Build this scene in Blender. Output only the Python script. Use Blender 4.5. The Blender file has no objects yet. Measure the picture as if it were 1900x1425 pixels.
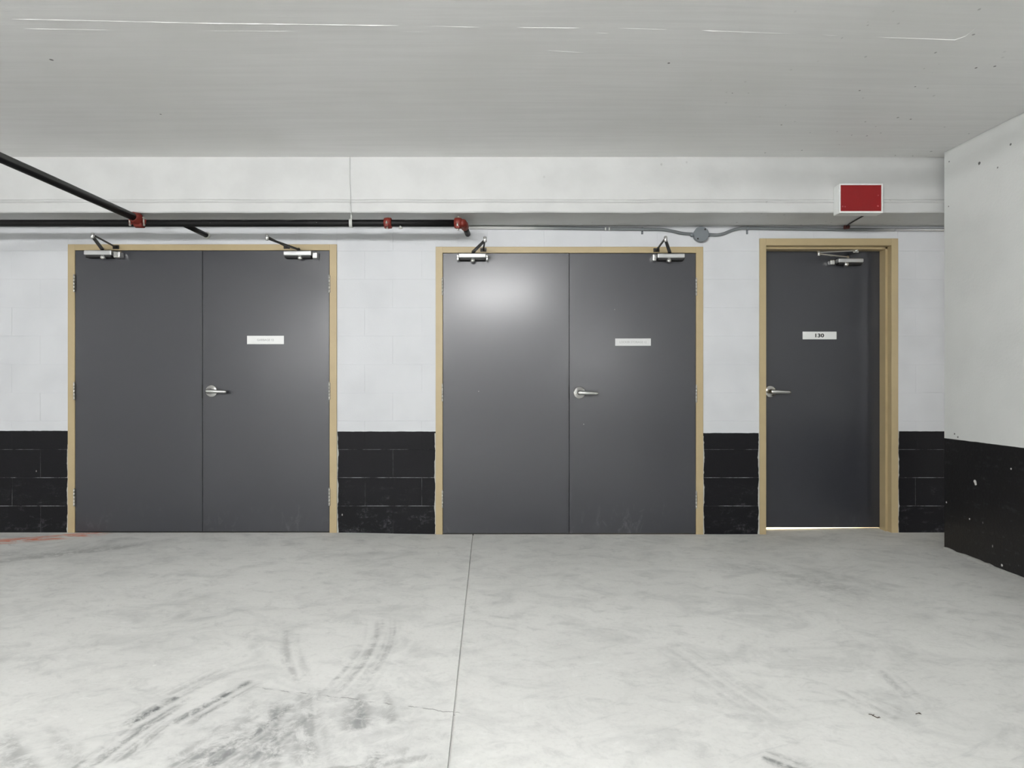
import bpy, bmesh, math, random
from mathutils import Vector, Matrix
random.seed(7)
C = bpy.context.scene.collection
PI = math.pi

# ------------------------------------------------------------------ camera, world, light, exposure
F = 1150.0            # focal length in pixels of the 1900 px wide frame
D = 4.492             # camera to back wall
H = 1.0625            # camera height
cam = bpy.data.cameras.new('camera'); cam_o = bpy.data.objects.new('camera', cam); C.objects.link(cam_o)
cam.sensor_width = 36; cam.lens = F / 1900 * 36
cam.shift_x = -23 / 1900; cam.shift_y = 3.5 / 1900
cam_o.location = (0, -D, H); cam_o.rotation_euler = (PI / 2, 0, 0)
cam.clip_start = .02
bpy.context.scene.camera = cam_o
w = bpy.data.worlds.new('world'); bpy.context.scene.world = w; w.use_nodes = True
w.node_tree.nodes['Background'].inputs[0].default_value = (.9, .95, 1, 1)
w.node_tree.nodes['Background'].inputs[1].default_value = .3
vs = bpy.context.scene.view_settings
vs.view_transform = 'Standard'; vs.look = 'None'; vs.gamma = 1; vs.use_curve_mapping = False
vs.exposure = 0.0
LAMP_POWER = 500.0      # emission of the fluorescent diffusers
LAMPS = [(-.43, -4.85, .68), (-12.0, -8.0, 1.1), (-2.8, -8.0, 1.45), (8.8, -7.0, .9)] + [(x_, y_, 1.0) for y_ in (-21.5, -27.0) for x_ in (-9.5, 3.2, 12.6)]  # second row: fill lamps added out of view to lift the back wall
WARM_POWER = 420.0      # lamp in the room behind the single door

# ------------------------------------------------------------------ node helpers
def lin(c):
    return tuple(((v / 255) / 12.92 if v / 255 <= .04045 else ((v / 255 + .055) / 1.055) ** 2.4) for v in c) + (1,)

class N:
    """a node socket with arithmetic"""
    def __init__(s, nt, sock): s.nt = nt; s.s = sock
    def m(s, op, *a, clamp=False):
        n = s.nt.nodes.new('ShaderNodeMath'); n.operation = op; n.use_clamp = clamp
        for i, v in enumerate((s,) + a):
            if isinstance(v, N): s.nt.links.new(v.s, n.inputs[i])
            else: n.inputs[i].default_value = v
        return N(s.nt, n.outputs[0])
    def __add__(s, o): return s.m('ADD', o)
    __radd__ = __add__
    def __sub__(s, o): return s.m('SUBTRACT', o)
    def __mul__(s, o): return s.m('MULTIPLY', o)
    __rmul__ = __mul__
    def __truediv__(s, o): return s.m('DIVIDE', o)
    def abs(s): return s.m('ABSOLUTE')
    def inv(s): return (s * -1.0) + 1.0
    def step(s, lo, hi):
        n = s.nt.nodes.new('ShaderNodeMapRange'); n.interpolation_type = 'SMOOTHSTEP'
        s.nt.links.new(s.s, n.inputs[0])
        n.inputs[1].default_value = lo; n.inputs[2].default_value = hi
        if lo > hi:
            n.inputs[1].default_value = hi; n.inputs[2].default_value = lo
            n.inputs[3].default_value = 1; n.inputs[4].default_value = 0
        return N(s.nt, n.outputs[0])

class Mat:
    def __init__(s, name, rough=.5, metal=0, spec=.5):
        s.m = bpy.data.materials.new(name); s.m.use_nodes = True; s.nt = s.m.node_tree
        s.b = s.nt.nodes['Principled BSDF']
        s.b.inputs['Roughness'].default_value = rough; s.b.inputs['Metallic'].default_value = metal
        s.b.inputs['Specular IOR Level'].default_value = spec
        s.h = None
    def pos(s):
        g = s.nt.nodes.new('ShaderNodeNewGeometry'); x = s.nt.nodes.new('ShaderNodeSeparateXYZ')
        s.nt.links.new(g.outputs['Position'], x.inputs[0])
        return tuple(N(s.nt, x.outputs[i]) for i in range(3))
    def vec(s, x, y, z):
        c = s.nt.nodes.new('ShaderNodeCombineXYZ')
        for i, v in enumerate((x, y, z)):
            if isinstance(v, N): s.nt.links.new(v.s, c.inputs[i])
            else: c.inputs[i].default_value = v
        return c.outputs[0]
    def noise(s, v, scale, detail=4, rough=.55, dist=0):
        n = s.nt.nodes.new('ShaderNodeTexNoise'); s.nt.links.new(v, n.inputs['Vector'])
        n.inputs['Scale'].default_value = scale; n.inputs['Detail'].default_value = detail
        n.inputs['Roughness'].default_value = rough; n.inputs['Distortion'].default_value = dist
        return N(s.nt, n.outputs[0])
    def voro(s, v, scale, rnd=1):
        n = s.nt.nodes.new('ShaderNodeTexVoronoi'); s.nt.links.new(v, n.inputs['Vector'])
        n.inputs['Scale'].default_value = scale; n.inputs['Randomness'].default_value = rnd
        return N(s.nt, n.outputs['Distance'])
    def mix(s, f, a, b):
        n = s.nt.nodes.new('ShaderNodeMix'); n.data_type = 'RGBA'
        if isinstance(f, N): s.nt.links.new(f.s, n.inputs[0])
        else: n.inputs[0].default_value = f
        for i, v in ((6, a), (7, b)):
            if isinstance(v, tuple): n.inputs[i].default_value = v
            else: s.nt.links.new(v, n.inputs[i])
        return n.outputs[2]
    def color(s, c):
        if isinstance(c, tuple): s.b.inputs['Base Color'].default_value = c
        else: s.nt.links.new(c, s.b.inputs['Base Color'])
        return s
    def rough(s, v): s.nt.links.new(v.s, s.b.inputs['Roughness']); return s
    def bump(s, h, strength=.3, dist=.002):
        n = s.nt.nodes.new('ShaderNodeBump'); n.inputs['Strength'].default_value = strength
        n.inputs['Distance'].default_value = dist
        s.nt.links.new(h.s, n.inputs['Height']); s.nt.links.new(n.outputs[0], s.b.inputs['Normal']); return s

def simple(name, rgb, rough=.5, metal=0, var=.06, scale=30, bump=.1, spec=.5):
    M = Mat(name, rough, metal, spec); x, y, z = M.pos(); v = M.vec(x, y, z)
    n = M.noise(v, scale, 3)
    a = lin(rgb); b = tuple(c * (1 - var * 2) for c in a[:3]) + (1,)
    M.color(M.mix(n, a, b)); M.bump(n, bump, .001)
    return M.m

def spots(M, a, b, lst, wob):
    """mask of small chips at the listed (a, b, radius) surface points"""
    out = None
    for pa, pb, r in lst:
        d = (((a - pa).m('POWER', 2.0)) + ((b - pb).m('POWER', 2.0))).m('SQRT') / r + wob
        m_ = d.step(1.15, .75); out = m_ if out is None else out.m('MAXIMUM', m_)
    return out
# ------------------------------------------------------------------ materials
BLACK = (13, 13, 17)
def block_paint(name, top_z, tone=(210, 212, 215)):
    """masonry paint: white above, black wainscot below a masked line"""
    M = Mat(name, .5, spec=.2); x, y, z = M.pos(); v = M.vec(x, y, z)
    grain = M.noise(v, 90, 2, .7); wave = M.noise(v, 3.0, 2); edge = M.noise(M.vec(x, 0, 0), 14, 2)
    low = (z + (edge - .5) * .006).step(top_z + .0015, top_z - .0015)
    white = M.mix(wave.step(.35, .75), lin(tone), lin(tuple(c - 7 for c in tone)))
    # scuffs: rubbed dust near the floor, pale nicks
    sv = M.vec(x * 1.0, y, z * 2.2)
    sc = M.noise(sv, 7.5, 5, .62, .6).step(.5, .78) * z.step(.5, .02) * M.noise(v, 45, 4, .7).step(.38, .7)
    nick = M.voro(M.vec(x, y, z * .6), 9).step(.055, .02) * M.noise(v, 2.2, 1).step(.52, .6)
    blk = M.mix((sc * .33) + (grain - .5) * .05, lin(BLACK), lin((150, 152, 158)))
    blk = M.mix(nick * .55, blk, lin((205, 205, 200)))
    dn = M.voro(M.vec(x, y, z * .5), 5).step(.03, .012) * M.noise(v, 1.7, 1).step(.5, .58)
    white = M.mix(dn * .35, white, lin((120, 120, 120)))
    M.color(M.mix(low, white, blk))
    M.rough((low * -.02) + .6 + (grain - .5) * .15)
    M.bump(grain, .25, .003)
    return M.m

def mortar(name, top_z):
    M = Mat(name, .85); x, y, z = M.pos(); v = M.vec(x, y, z)
    low = z.step(top_z + .002, top_z - .002)
    n = M.noise(v, 7, 4, .7).step(.4, .62)
    blk = M.mix(n, lin((24, 25, 29)), lin((135, 137, 140)))
    M.color(M.mix(low, lin((211, 213, 217)), blk)); M.bump(M.noise(v, 120, 3), .3, .002)
    return M.m

def side_paint(name, top_z):
    M = Mat(name, .55); x, y, z = M.pos(); v = M.vec(x, y, z)
    grain = M.noise(v, 60, 2, .65); wave = M.noise(v, 1.8, 3)
    edge = M.noise(M.vec(0, y, 0), 10, 2)
    low = (z + (edge - .5) * .006).step(top_z + .002, top_z - .002)
    white = M.mix(wave.step(.35, .7), lin((226, 228, 226)), lin((219, 221, 219)))
    cell = M.voro(M.vec(x, y * 1.0, z * .8), 6.5)
    pit = cell.step(.045, .015) * M.noise(v, 1.4, 1).step(.5, .6)
    white = M.mix(pit * .75, white, lin((70, 70, 72)))
    strk = M.noise(M.vec(x, y * 3, z * 14), 2.4, 4, .7).step(.5, .75) * M.noise(v, 30, 3).step(.45, .7)
    nick = M.voro(M.vec(x, y, z * .5), 12).step(.075, .03) * M.noise(v, 3.4, 1).step(.5, .6)
    blk = M.mix(strk * .14, lin((9, 9, 12)), lin((150, 152, 158)))
    blk = M.mix(nick * .6, blk, lin((210, 210, 208)))
    def sw(px, py, r): Z = 2.746 * F / (px - 973); return (Z - D, H + (716 - py) / F * Z, r)
    rag = (M.noise(v, 60, 2) - .5) * 1.2
    white = M.mix(spots(M, y, z, [sw(1817, 303, .009), (sw(1875, 268, .007)), sw(1851, 311, .005), sw(1761, 300, .005), sw(1760, 383, .005), sw(1771, 805, .006), sw(1777, 811, .006)], rag) * .85, white, lin((40, 40, 42)))
    blk = M.mix(spots(M, y, z, [sw(1809, 894, .012), sw(1810, 898, .010), sw(1799, 963, .006), sw(1859, 1049, .007), sw(1756, 932, .006), sw(1876, 870, .005)], rag) * .9, blk, lin((225, 225, 222)))
    M.color(M.mix(low, white, blk)); M.rough((low * -.1) + .55)
    M.bump(grain + wave * 2, .25, .004)
    return M.m

def ceiling_paint():
    M = Mat('ceiling_paint', .6); x, y, z = M.pos(); v = M.vec(x, y, z)
    streak = M.noise(M.vec(x * .6, y * 14, z), 2.2, 3, .65)
    big = M.noise(v, .9, 3)
    col = M.mix(streak.step(.3, .75), lin((238, 238, 237)), lin((232, 232, 231)))
    col = M.mix(big.step(.4, .7) * .5, col, lin((225, 225, 222)))
    ragged = M.noise(v, 40, 1)
    c2 = (M.voro(M.vec(x, y * .8, z), 13.0) + (ragged - .5) * .10).step(.10, .04) * x.step(.7, 1.9) * M.noise(v, 2.0, 1).step(.40, .55)
    pale = (M.voro(M.vec(x + 3.1, y * 1.6, z), 7.0) + (ragged - .5) * .06).step(.05, .02) * x.step(-1.2, -2.4)
    col = M.mix(c2 * .6, col, lin((70, 70, 70)))
    col = M.mix(pale * .5, col, lin((238, 238, 238)))
    hc = 2.592 - H
    pts = [((px - 973) / F * (hc * F / (716 - py)), hc * F / (716 - py) - D, r) for px, py, r in ((95.5, 111, .0075), (1241, 116, .006), (1595, 160, .005), (1450, 229, .005), (1359, 170, .003), (1811, 111, .006), (1846, 107, .006), (1698, 150, .005), (298, 212, .006), (1690, 215, .005))]
    col = M.mix(spots(M, x, y, pts, (ragged - .5) * 1.2) * .8, col, lin((58, 58, 58)))
    M.color(col); M.bump(streak, .22, .004)
    return M.m

def beam_paint():
    M = Mat('beam_paint', .55); x, y, z = M.pos(); v = M.vec(x, y, z)
    n = M.noise(v, 3, 4); ragged = M.noise(v, 50, 3)
    col = M.mix(n.step(.35, .7), lin((203, 204, 203)), lin((195, 196, 195)))
    pit = (M.voro(M.vec(x, y, z * .8), 9) + (ragged - .5) * .06).step(.085, .035) * M.noise(v, 1.3, 1).step(.42, .56) * x.step(-.6, 1.4)
    col = M.mix(pit * .6, col, lin((90, 90, 88)))
    M.color(col); M.bump(ragged + n, .2, .003)
    return M.m

def ground(px, py):
    Z = H * F / (py - 716.0); return ((px - 973) / F * Z, Z - D)

def floor_mat():
    M = Mat('floor_concrete', .62, spec=.35); x, y, z = M.pos(); v = M.vec(x, y, 0)
    big = M.noise(v, .9, 3, .6, .3); mid = M.noise(M.vec(x, y * 1.3, 0), 3.2, 4, .65, .8); fine = M.noise(v, 60, 2, .7); cloud = M.noise(M.vec(x * .9 - y * .2, y * 1.4 + x * .3, 0), 9, 5, .72, .6); drag = M.noise(M.vec(x * 1.3 + y * .8, (y - x * .45) * 9, 0), 2.6, 5, .7, .4)
    sw = M.noise(M.vec(x * .8 + y * .35, y * 1.5 - x * .3, 0), 5, 5, .7, 1.5)
    col = M.mix(big.step(.3, .7), lin((230, 230, 227)), lin((219, 219, 216)))
    col = M.mix(mid.step(.45, .75) * .55, col, lin((186, 187, 185)))
    col = M.mix(sw.step(.52, .78) * .5, col, lin((234, 235, 232)))
    col = M.mix(cloud.step(.5, .72) * .4, col, lin((178, 179, 177)))
    col = M.mix(drag.step(.54, .78) * big.step(.42, .6) * .45, col, lin((164, 166, 166)))
    col = M.mix(cloud.step(.42, .28) * .4, col, lin((240, 240, 238)))
    col = M.mix((fine - .5).m('MAXIMUM', 0) * .5, col, lin((150, 150, 148)))
    dark = None
    def acc(a, b): return b if a is None else a.m('MAXIMUM', b)
    brush = M.noise(v, 16, 4, .75, .5)
    rag = M.noise(v, 5, 4, .6)
    def mark(p0, p1, wd, k, s, stripes, soft=.35):
        """dark mark (rubber smear unless noted) from p0 to p1 (floor points), width wd, bowed by k"""
        nonlocal dark
        (ax, ay), (bx, by) = ground(*p0), ground(*p1)
        cx, cy = (ax + bx) / 2, (ay + by) / 2; L = math.hypot(bx - ax, by - ay); ca, sa = (bx - ax) / L, (by - ay) / L
        dx = x - cx; dy = y - cy
        u = dx * ca + dy * sa; vv = dy * ca - dx * sa
        vv = vv - (u * u) * k + (L * L / 4 * k)
        mu = (u.abs() + (rag - .5) * .25).step(L / 2, L / 2 * (1 - soft)); mv = (vv.abs() + (rag - .5) * wd * .5).step(wd / 2, wd * .32)
        st = M.noise(M.vec(u * 1.2, vv * stripes, 0), 1.0, 1, .6, 0).step(.30, .74)
        dark = acc(dark, mu * mv * st * (brush.step(.36, .6) * .8 + .2) * min(1, s * 1.1))
    mark((705, 1145), (630, 1290), .19, -.35, .42, 30)
    mark((540, 1160), (565, 1270), .10, .25, .34, 25)
    mark((350, 1285), (225, 1360), .13, .10, 1.0, 26)
    mark((470, 1265), (330, 1345), .10, .15, .85, 30)
    mark((300, 1330), (170, 1430), .16, .10, .62, 34)
    mark((420, 1240), (300, 1300), .13, .10, .30, 40)
    mark((560, 1300), (380, 1440), .36, -.1, .66, 22)
    mark((520, 1290), (530, 1440), .30, .1, .55, 20)
    mark((680, 1290), (690, 1350), .20, .2, .50, 12)
    mark((720, 1385), (700, 1450), .14, .1, .55, 14)
    mark((840, 1405), (560, 1445), .08, 0, .40, 20)
    mark((480, 1350), (330, 1440), .16, -.1, .60, 34)
    mark((20, 1350), (110, 1450), .22, .1, .45, 12)
    mark((1230, 1190), (1460, 1340), .22, .12, .20, 30)
    mark((1400, 1395), (1520, 1440), .09, .1, .70, 34)
    mark((1640, 1245), (1700, 1300), .08, 0, .32, 24)
    mark((1560, 1280), (1700, 1345), .15, 0, .26, 30)
    mark((1360, 1035), (1690, 1110), .50, .05, .26, 6)
    mark((-60, 1040), (300, 1000), .42, .05, .40, 3)  # broad darker patch of floor at the back left
    (hx, hy) = ground(560, 1370)
    haze = ((x - hx) / .55).m('POWER', 2.0) + ((y - hy) / .42).m('POWER', 2.0)
    col = M.mix(haze.step(1.0, .1) * (brush.step(.3, .7) * .5 + .2) * .55, col, lin((150, 151, 151)))
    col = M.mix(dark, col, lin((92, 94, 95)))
    # hairline crack and pale scribed line
    cx0, cy0 = ground(480, 1276); cx1, cy1 = ground(850, 1322)
    sl = (cy1 - cy0) / (cx1 - cx0)
    wob = M.noise(M.vec(x, 0, 0), 9, 4, .7)
    dl = (y - ((x - cx0) * sl + cy0) + (wob - .5) * .05).abs()
    crack = dl.step(.0035, .001) * x.step(cx0 - .02, cx0 + .05) * x.step(cx1 + .05, cx1 - .02) * M.noise(v, 18, 2).step(.42, .55)
    col = M.mix(crack * .6, col, lin((90, 90, 88)))
    sc = (y + 1.485 + x * .012).abs().step(.004, .0015) * M.noise(M.vec(x, 0, 0), 1.5, 3).step(.4, .55)
    col = M.mix(sc * .35, col, lin((235, 233, 230)))
    # orange layout paint by the wall at the left
    (ox, oy), (ox1, oy1) = ground(0, 1005), ground(185, 990.5)
    osl = (oy1 - oy) / (ox1 - ox)
    om = (y - ((x - ox) * osl + oy)).abs().step(.13, .03) * x.step(ox1 + .12, ox1 - .1) * M.noise(M.vec(x * .7, y * 2.6, 0), 9, 5, .75, .8).step(.42, .58)
    col = M.mix(om * .85, col, lin((226, 116, 72)))
    # white specks
    sp = M.voro(v, 3.3).step(.03, .015) * M.noise(v, 2.3, 1).step(.45, .55)
    col = M.mix(sp * .8, col, lin((240, 240, 238)))
    M.color(col)
    M.rough((mid * .25) + .5); M.bump(fine * .5, .15, .003)
    return M.m

def door_paint():
    M = Mat('door_paint', .36, spec=.6); M.b.inputs['Coat Weight'].default_value = .62; M.b.inputs['Coat Roughness'].default_value = .23; x, y, z = M.pos(); v = M.vec(x, y, z)
    n = M.noise(v, 160, 3); big = M.noise(v, 2.5, 3)
    rub = M.noise(M.vec(x * 4, 0, z * 2), 4, 5, .7, .8).step(.5, .8) * z.step(.28, .03) * M.noise(v, 2.2, 2).step(.45, .65)
    nick = M.voro(v, 5).step(.02, .008) * M.noise(v, 1.6, 1).step(.5, .6)
    col = M.mix(big, lin((36, 38, 45)), lin((41, 43, 50)))
    col = M.mix(rub * .3, col, lin((150, 150, 150)))
    col = M.mix(nick * .6, col, lin((180, 180, 178)))
    M.color(col); M.rough((big * .08) + .38 + rub * .2); M.bump(n + big * 3, .06, .002)
    return M.m

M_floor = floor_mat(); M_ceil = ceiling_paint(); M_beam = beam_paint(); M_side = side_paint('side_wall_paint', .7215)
M_door = door_paint()
M_frame = simple('frame_paint', (181, 163, 126), .45, 0, .05, 12, .1)
M_grey = simple('brushed_aluminium', (205, 206, 206), .38, .75, .03, 60, .05)
M_chrome = simple('satin_chrome', (222, 222, 220), .25, 1, .03, 60, .05)
M_darkmet = simple('dark_steel', (62, 60, 58), .45, .6, .1, 60, .1)
M_blackv = simple('black_casting', (26, 26, 26), .6, 0, .1, 60, .1)
M_plate = simple('plate_white', (232, 233, 232), .35, 0, .02, 40, .03)
M_plate2 = simple('plate_grey', (212, 213, 213), .35, 0, .02, 40, .03)
M_ink = simple('ink_black', (22, 22, 22), .6)
M_ink_faint = simple('ink_faded', (176, 178, 178), .6)
M_red = simple('red_panel', (136, 2, 9), .5, 0, .04, 15, .03)
M_signw = simple('sign_enamel', (232, 234, 232), .4, 0, .02, 40, .03)
M_cap = simple('coupling_red', (128, 36, 22), .5, 0, .25, 45, .3)
M_bolt = simple('zinc_bolt', (200, 198, 190), .35, .8, .1, 80, .1)
M_conduit_steel = simple('bare_conduit', (190, 192, 194), .28, .9, .08, 40, .05)
M_jbox = simple('grey_box', (118, 124, 129), .5, 0, .06, 30, .15)
M_strap = simple('painted_strap', (206, 208, 203), .6, 0, .08, 40, .3)
M_caulk = simple('pale_filler', (196, 197, 190), .8, 0, .12, 50, .5)
M_grout = simple('slab_edge_grout', (188, 188, 184), .9, 0, .2, 50, .6)
M_twig = simple('twig_bark', (74, 60, 50), .8, 0, .2, 80, .4)
M_rust = simple('dark_red_clamp', (74, 28, 24), .6, 0, .1, 60, .2)
M_house = simple('lamp_housing', (225, 226, 226), .5)

def pipe_paint():
    M = Mat('black_pipe', .5, spec=.25); x, y, z = M.pos(); v = M.vec(x, y, z)
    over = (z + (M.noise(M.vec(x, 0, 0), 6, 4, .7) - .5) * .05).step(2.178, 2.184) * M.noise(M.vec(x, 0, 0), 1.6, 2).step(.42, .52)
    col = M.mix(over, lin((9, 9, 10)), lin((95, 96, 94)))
    fl = M.voro(v, 14).step(.05, .02) * .5
    M.color(M.mix(fl, col, lin((190, 190, 188)))); M.bump(M.noise(v, 80, 3), .15, .001)
    return M.m
M_pipe = pipe_paint()

def conduit_paint():
    M = Mat('conduit_paint', .42, 0); x, y, z = M.pos(); v = M.vec(x, y, z)
    over = (x + (M.noise(v, 8, 3) - .5) * .3).step(.30, -.10)
    bare = x.step(2.4, 2.75)
    col = M.mix(over, lin((112, 116, 118)), lin((205, 206, 203)))
    col = M.mix(bare, col, lin((205, 206, 208)))
    M.color(col); M.nt.links.new((bare * .9).s, M.b.inputs['Metallic']); M.rough((bare * -.2) + .45)
    return M.m
M_conduit = conduit_paint()

# ------------------------------------------------------------------ mesh helpers
def px_x(px, Z=D): return (px - 973) / F * Z
def px_z(py, Z=D): return H + (716 - py) / F * Z

def box(bm, x0, x1, y0, y1, z0, z1, bev=0, seg=1):
    r = bmesh.ops.create_cube(bm, size=1)
    vs_ = r['verts']
    bmesh.ops.scale(bm, vec=(x1 - x0, y1 - y0, z1 - z0), verts=vs_)
    bmesh.ops.translate(bm, vec=((x0 + x1) / 2, (y0 + y1) / 2, (z0 + z1) / 2), verts=vs_)
    if bev:
        es = list({e for v_ in vs_ for e in v_.link_edges})
        bmesh.ops.bevel(bm, geom=es, offset=bev, segments=seg, profile=.5, affect='EDGES')

def tube(bm, pts, r, n=14, caps=True):
    pts = [Vector(p) for p in pts]; rr = r if isinstance(r, (list, tuple)) else [r] * len(pts)
    rings = []; up = None
    for i, p in enumerate(pts):
        t = (pts[min(i + 1, len(pts) - 1)] - pts[max(i - 1, 0)]).normalized()
        if up is None:
            a = Vector((0, 0, 1)) if abs(t.z) < .9 else Vector((1, 0, 0))
            up = t.cross(a).cross(t).normalized()
        up = (up - t * up.dot(t)).normalized(); s = t.cross(up)
        rings.append([bm.verts.new(p + (up * math.cos(2 * PI * k / n) + s * math.sin(2 * PI * k / n)) * rr[i]) for k in range(n)])
    for a, b in zip(rings, rings[1:]):
        for k in range(n):
            f = bm.faces.new((a[k], a[(k + 1) % n], b[(k + 1) % n], b[k])); f.smooth = True
    if caps: bm.faces.new(rings[0]); bm.faces.new(list(reversed(rings[-1])))

def lathe(bm, c, axis, prof, n=24):
    """prof: (distance along axis, radius) pairs"""
    c = Vector(c); ax = Vector(axis).normalized()
    a = Vector((0, 0, 1)) if abs(ax.z) < .9 else Vector((1, 0, 0))
    u = ax.cross(a).normalized(); v_ = ax.cross(u)
    rings = [[bm.verts.new(c + ax * d + (u * math.cos(2 * PI * k / n) + v_ * math.sin(2 * PI * k / n)) * max(r, 1e-4)) for k in range(n)] for d, r in prof]
    for a_, b_ in zip(rings, rings[1:]):
        for k in range(n): f = bm.faces.new((a_[k], a_[(k + 1) % n], b_[(k + 1) % n], b_[k])); f.smooth = True
    bm.faces.new(rings[0]); bm.faces.new(list(reversed(rings[-1])))

def smooth_path(pts, sub=6):
    pts = [Vector(p) for p in pts]; out = []
    for i in range(len(pts) - 1):
        p0 = pts[max(i - 1, 0)]; p1 = pts[i]; p2 = pts[i + 1]; p3 = pts[min(i + 2, len(pts) - 1)]
        for k in range(sub):
            t = k / sub
            out.append(.5 * ((2 * p1) + (p2 - p0) * t + (2 * p0 - 5 * p1 + 4 * p2 - p3) * t * t + (3 * p1 - p0 - 3 * p2 + p3) * t ** 3))
    out.append(pts[-1]); return out

def obj(name, bm, m, parent=None, sharp=True):
    bmesh.ops.recalc_face_normals(bm, faces=bm.faces)
    me = bpy.data.meshes.new(name); bm.to_mesh(me); bm.free()
    if m: me.materials.append(m)
    o = bpy.data.objects.new(name, me); C.objects.link(o)
    if parent: attach(o, parent)
    return o
def attach(o, parent):
    o.parent = parent
    q = parent
    off = Vector((0, 0, 0))
    while q is not None: off += q.location; q = q.parent
    o.location = o.location - off
def thing(name, label, cat=None, loc=(0, 0, 0), group=None, kind=None):
    o = bpy.data.objects.new(name, None); C.objects.link(o); o.location = loc; o.empty_display_size = .1
    return tag(o, label, cat, group, kind)
def tag(o, label, cat=None, group=None, kind=None):
    o['label'] = label
    if cat: o['category'] = cat
    if group: o['group'] = group
    if kind: o['kind'] = kind
    return o
def B(): return bmesh.new()
def sstep(a, b, t):
    t = max(0, min(1, (t - a) / (b - a))); return t * t * (3 - 2 * t)

# ------------------------------------------------------------------ the setting
XL, XR, YB, YF = -14.0, 14.0, -30.0, 2.4      # garage extents; the space behind the doors ends at YF
XS = 2.746                                   # face of the right-hand wall
def floor_z(x, y):
    return -.0125 * sstep(-1.4, -.6, x) * (1 - sstep(1.75, 2.65, x)) * sstep(-1.6, -.25, y)

def joint_x(y):   # the sawn control joint, two points read on the floor
    (ax, ay), (bx, by) = ground(876, 1003), ground(832, 1425)
    return ax + (y - ay) * (bx - ax) / (by - ay)
def grid_floor():
    bm = B(); ys = [YB, -20, -13, -9, -7, -5.5, -4.5, -4, -3.5, -3, -2.6, -2.2, -1.8, -1.6, -1.4, -1.2, -1, -.8, -.6, -.4, -.25, -.1, .0, .03, .2, .4, 1.2, YF]
    us = [XL, -8, -6, -4.5, -3.5, -2.5, -2, -1.6, -1.2, -.9, -.6, -.3, -.1, -.0036, -.0024, .0024, .0036, .1, .4, .8, 1.2, 1.6, 2, 2.2, 2.4, 2.6, 2.8, 3.0, 3.4, 4.5, 6.5, XR]
    rows = []
    for y_ in ys:
        row = []
        for u in us:
            fade = 1 - min(1, abs(u) / 3.0)
            x_ = u + joint_x(min(y_, .05)) * max(0, fade)
            z_ = floor_z(x_, y_)
            if abs(u) < .003 and y_ < .02: z_ -= .010
            row.append(bm.verts.new((x_, y_, z_)))
        rows.append(row)
    for a, b in zip(rows, rows[1:]):
        for i in range(len(us) - 1): bm.faces.new((a[i], a[i + 1], b[i + 1], b[i]))
    r = bmesh.ops.extrude_face_region(bm, geom=list(bm.faces))
    bmesh.ops.translate(bm, vec=(0, 0, -.2), verts=[g for g in r['geom'] if isinstance(g, bmesh.types.BMVert)])
    return bm
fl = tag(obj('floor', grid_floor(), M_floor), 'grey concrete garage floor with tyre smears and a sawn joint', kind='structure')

CZ = 2.592
def ceil_z(x, y):
    d = max(0, min(1.3, -y - .40)); return CZ - .0375 * d * sstep(.4, 2.6, x) + .012 * sstep(-1.5, -3.6, x) if False else CZ - .0375 * d * sstep(.4, 2.6, x)
bm = B(); ys = [YB, -15, -6, -4, -2.5, -1.9, -1.7, -1.4, -1.1, -.8, -.6, -.4, 0, YF]; xs = [XL, -4, -2, 0, .4, .8, 1.2, 1.6, 2, 2.4, 2.746, 3.2, 5, XR]
rows = [[bm.verts.new((x_, y_, ceil_z(x_, y_))) for x_ in xs] for y_ in ys]
for a, b in zip(rows, rows[1:]):
    for i in range(len(xs) - 1): bm.faces.new((a[i], a[i + 1], b[i + 1], b[i])).smooth = True
r = bmesh.ops.extrude_face_region(bm, geom=list(bm.faces))
bmesh.ops.translate(bm, vec=(0, 0, .25), verts=[g for g in r['geom'] if isinstance(g, bmesh.types.BMVert)])
ceil = tag(obj('ceiling', bm, M_ceil), 'painted concrete ceiling with faint formwork ridges', kind='structure')

# formwork ridges: thin paint-covered fins left by the shuttering joints
def ceil_pt(px, py, h=CZ - H):
    Z = h * F / (716 - py); return ((px - 973) / F * Z, Z - D)
def ridge(pts, wd, ht):
    bm = B(); P = [ceil_pt(*p) for p in pts]; prev = None
    Q = []
    for (ax, ay), (bx, by) in zip(P, P[1:]):
        n = max(2, int(math.hypot(bx - ax, by - ay) / .05))
        Q += [(ax + (bx - ax) * k / n, ay + (by - ay) * k / n) for k in range(n)]
    Q.append(P[-1])
    for i, (qx, qy) in enumerate(Q):
        t = Vector((Q[min(i + 1, len(Q) - 1)][0] - Q[max(i - 1, 0)][0], Q[min(i + 1, len(Q) - 1)][1] - Q[max(i - 1, 0)][1], 0)).normalized()
        n_ = Vector((-t.y, t.x, 0)); hh = ht * .6 * (.3 + .9 * random.random()) * (0.15 if i in (0, len(Q) - 1) else 1)
        c = Vector((qx, qy, ceil_z(qx, qy)))
        row = [bm.verts.new(c + n_ * wd + Vector((0, 0, .001))), bm.verts.new(c - Vector((0, 0, hh))), bm.verts.new(c - n_ * wd + Vector((0, 0, .001)))]
        if prev:
            for k in range(2): bm.faces.new((prev[k], prev[k + 1], row[k + 1], row[k]))
        prev = row
    return bm
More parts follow.
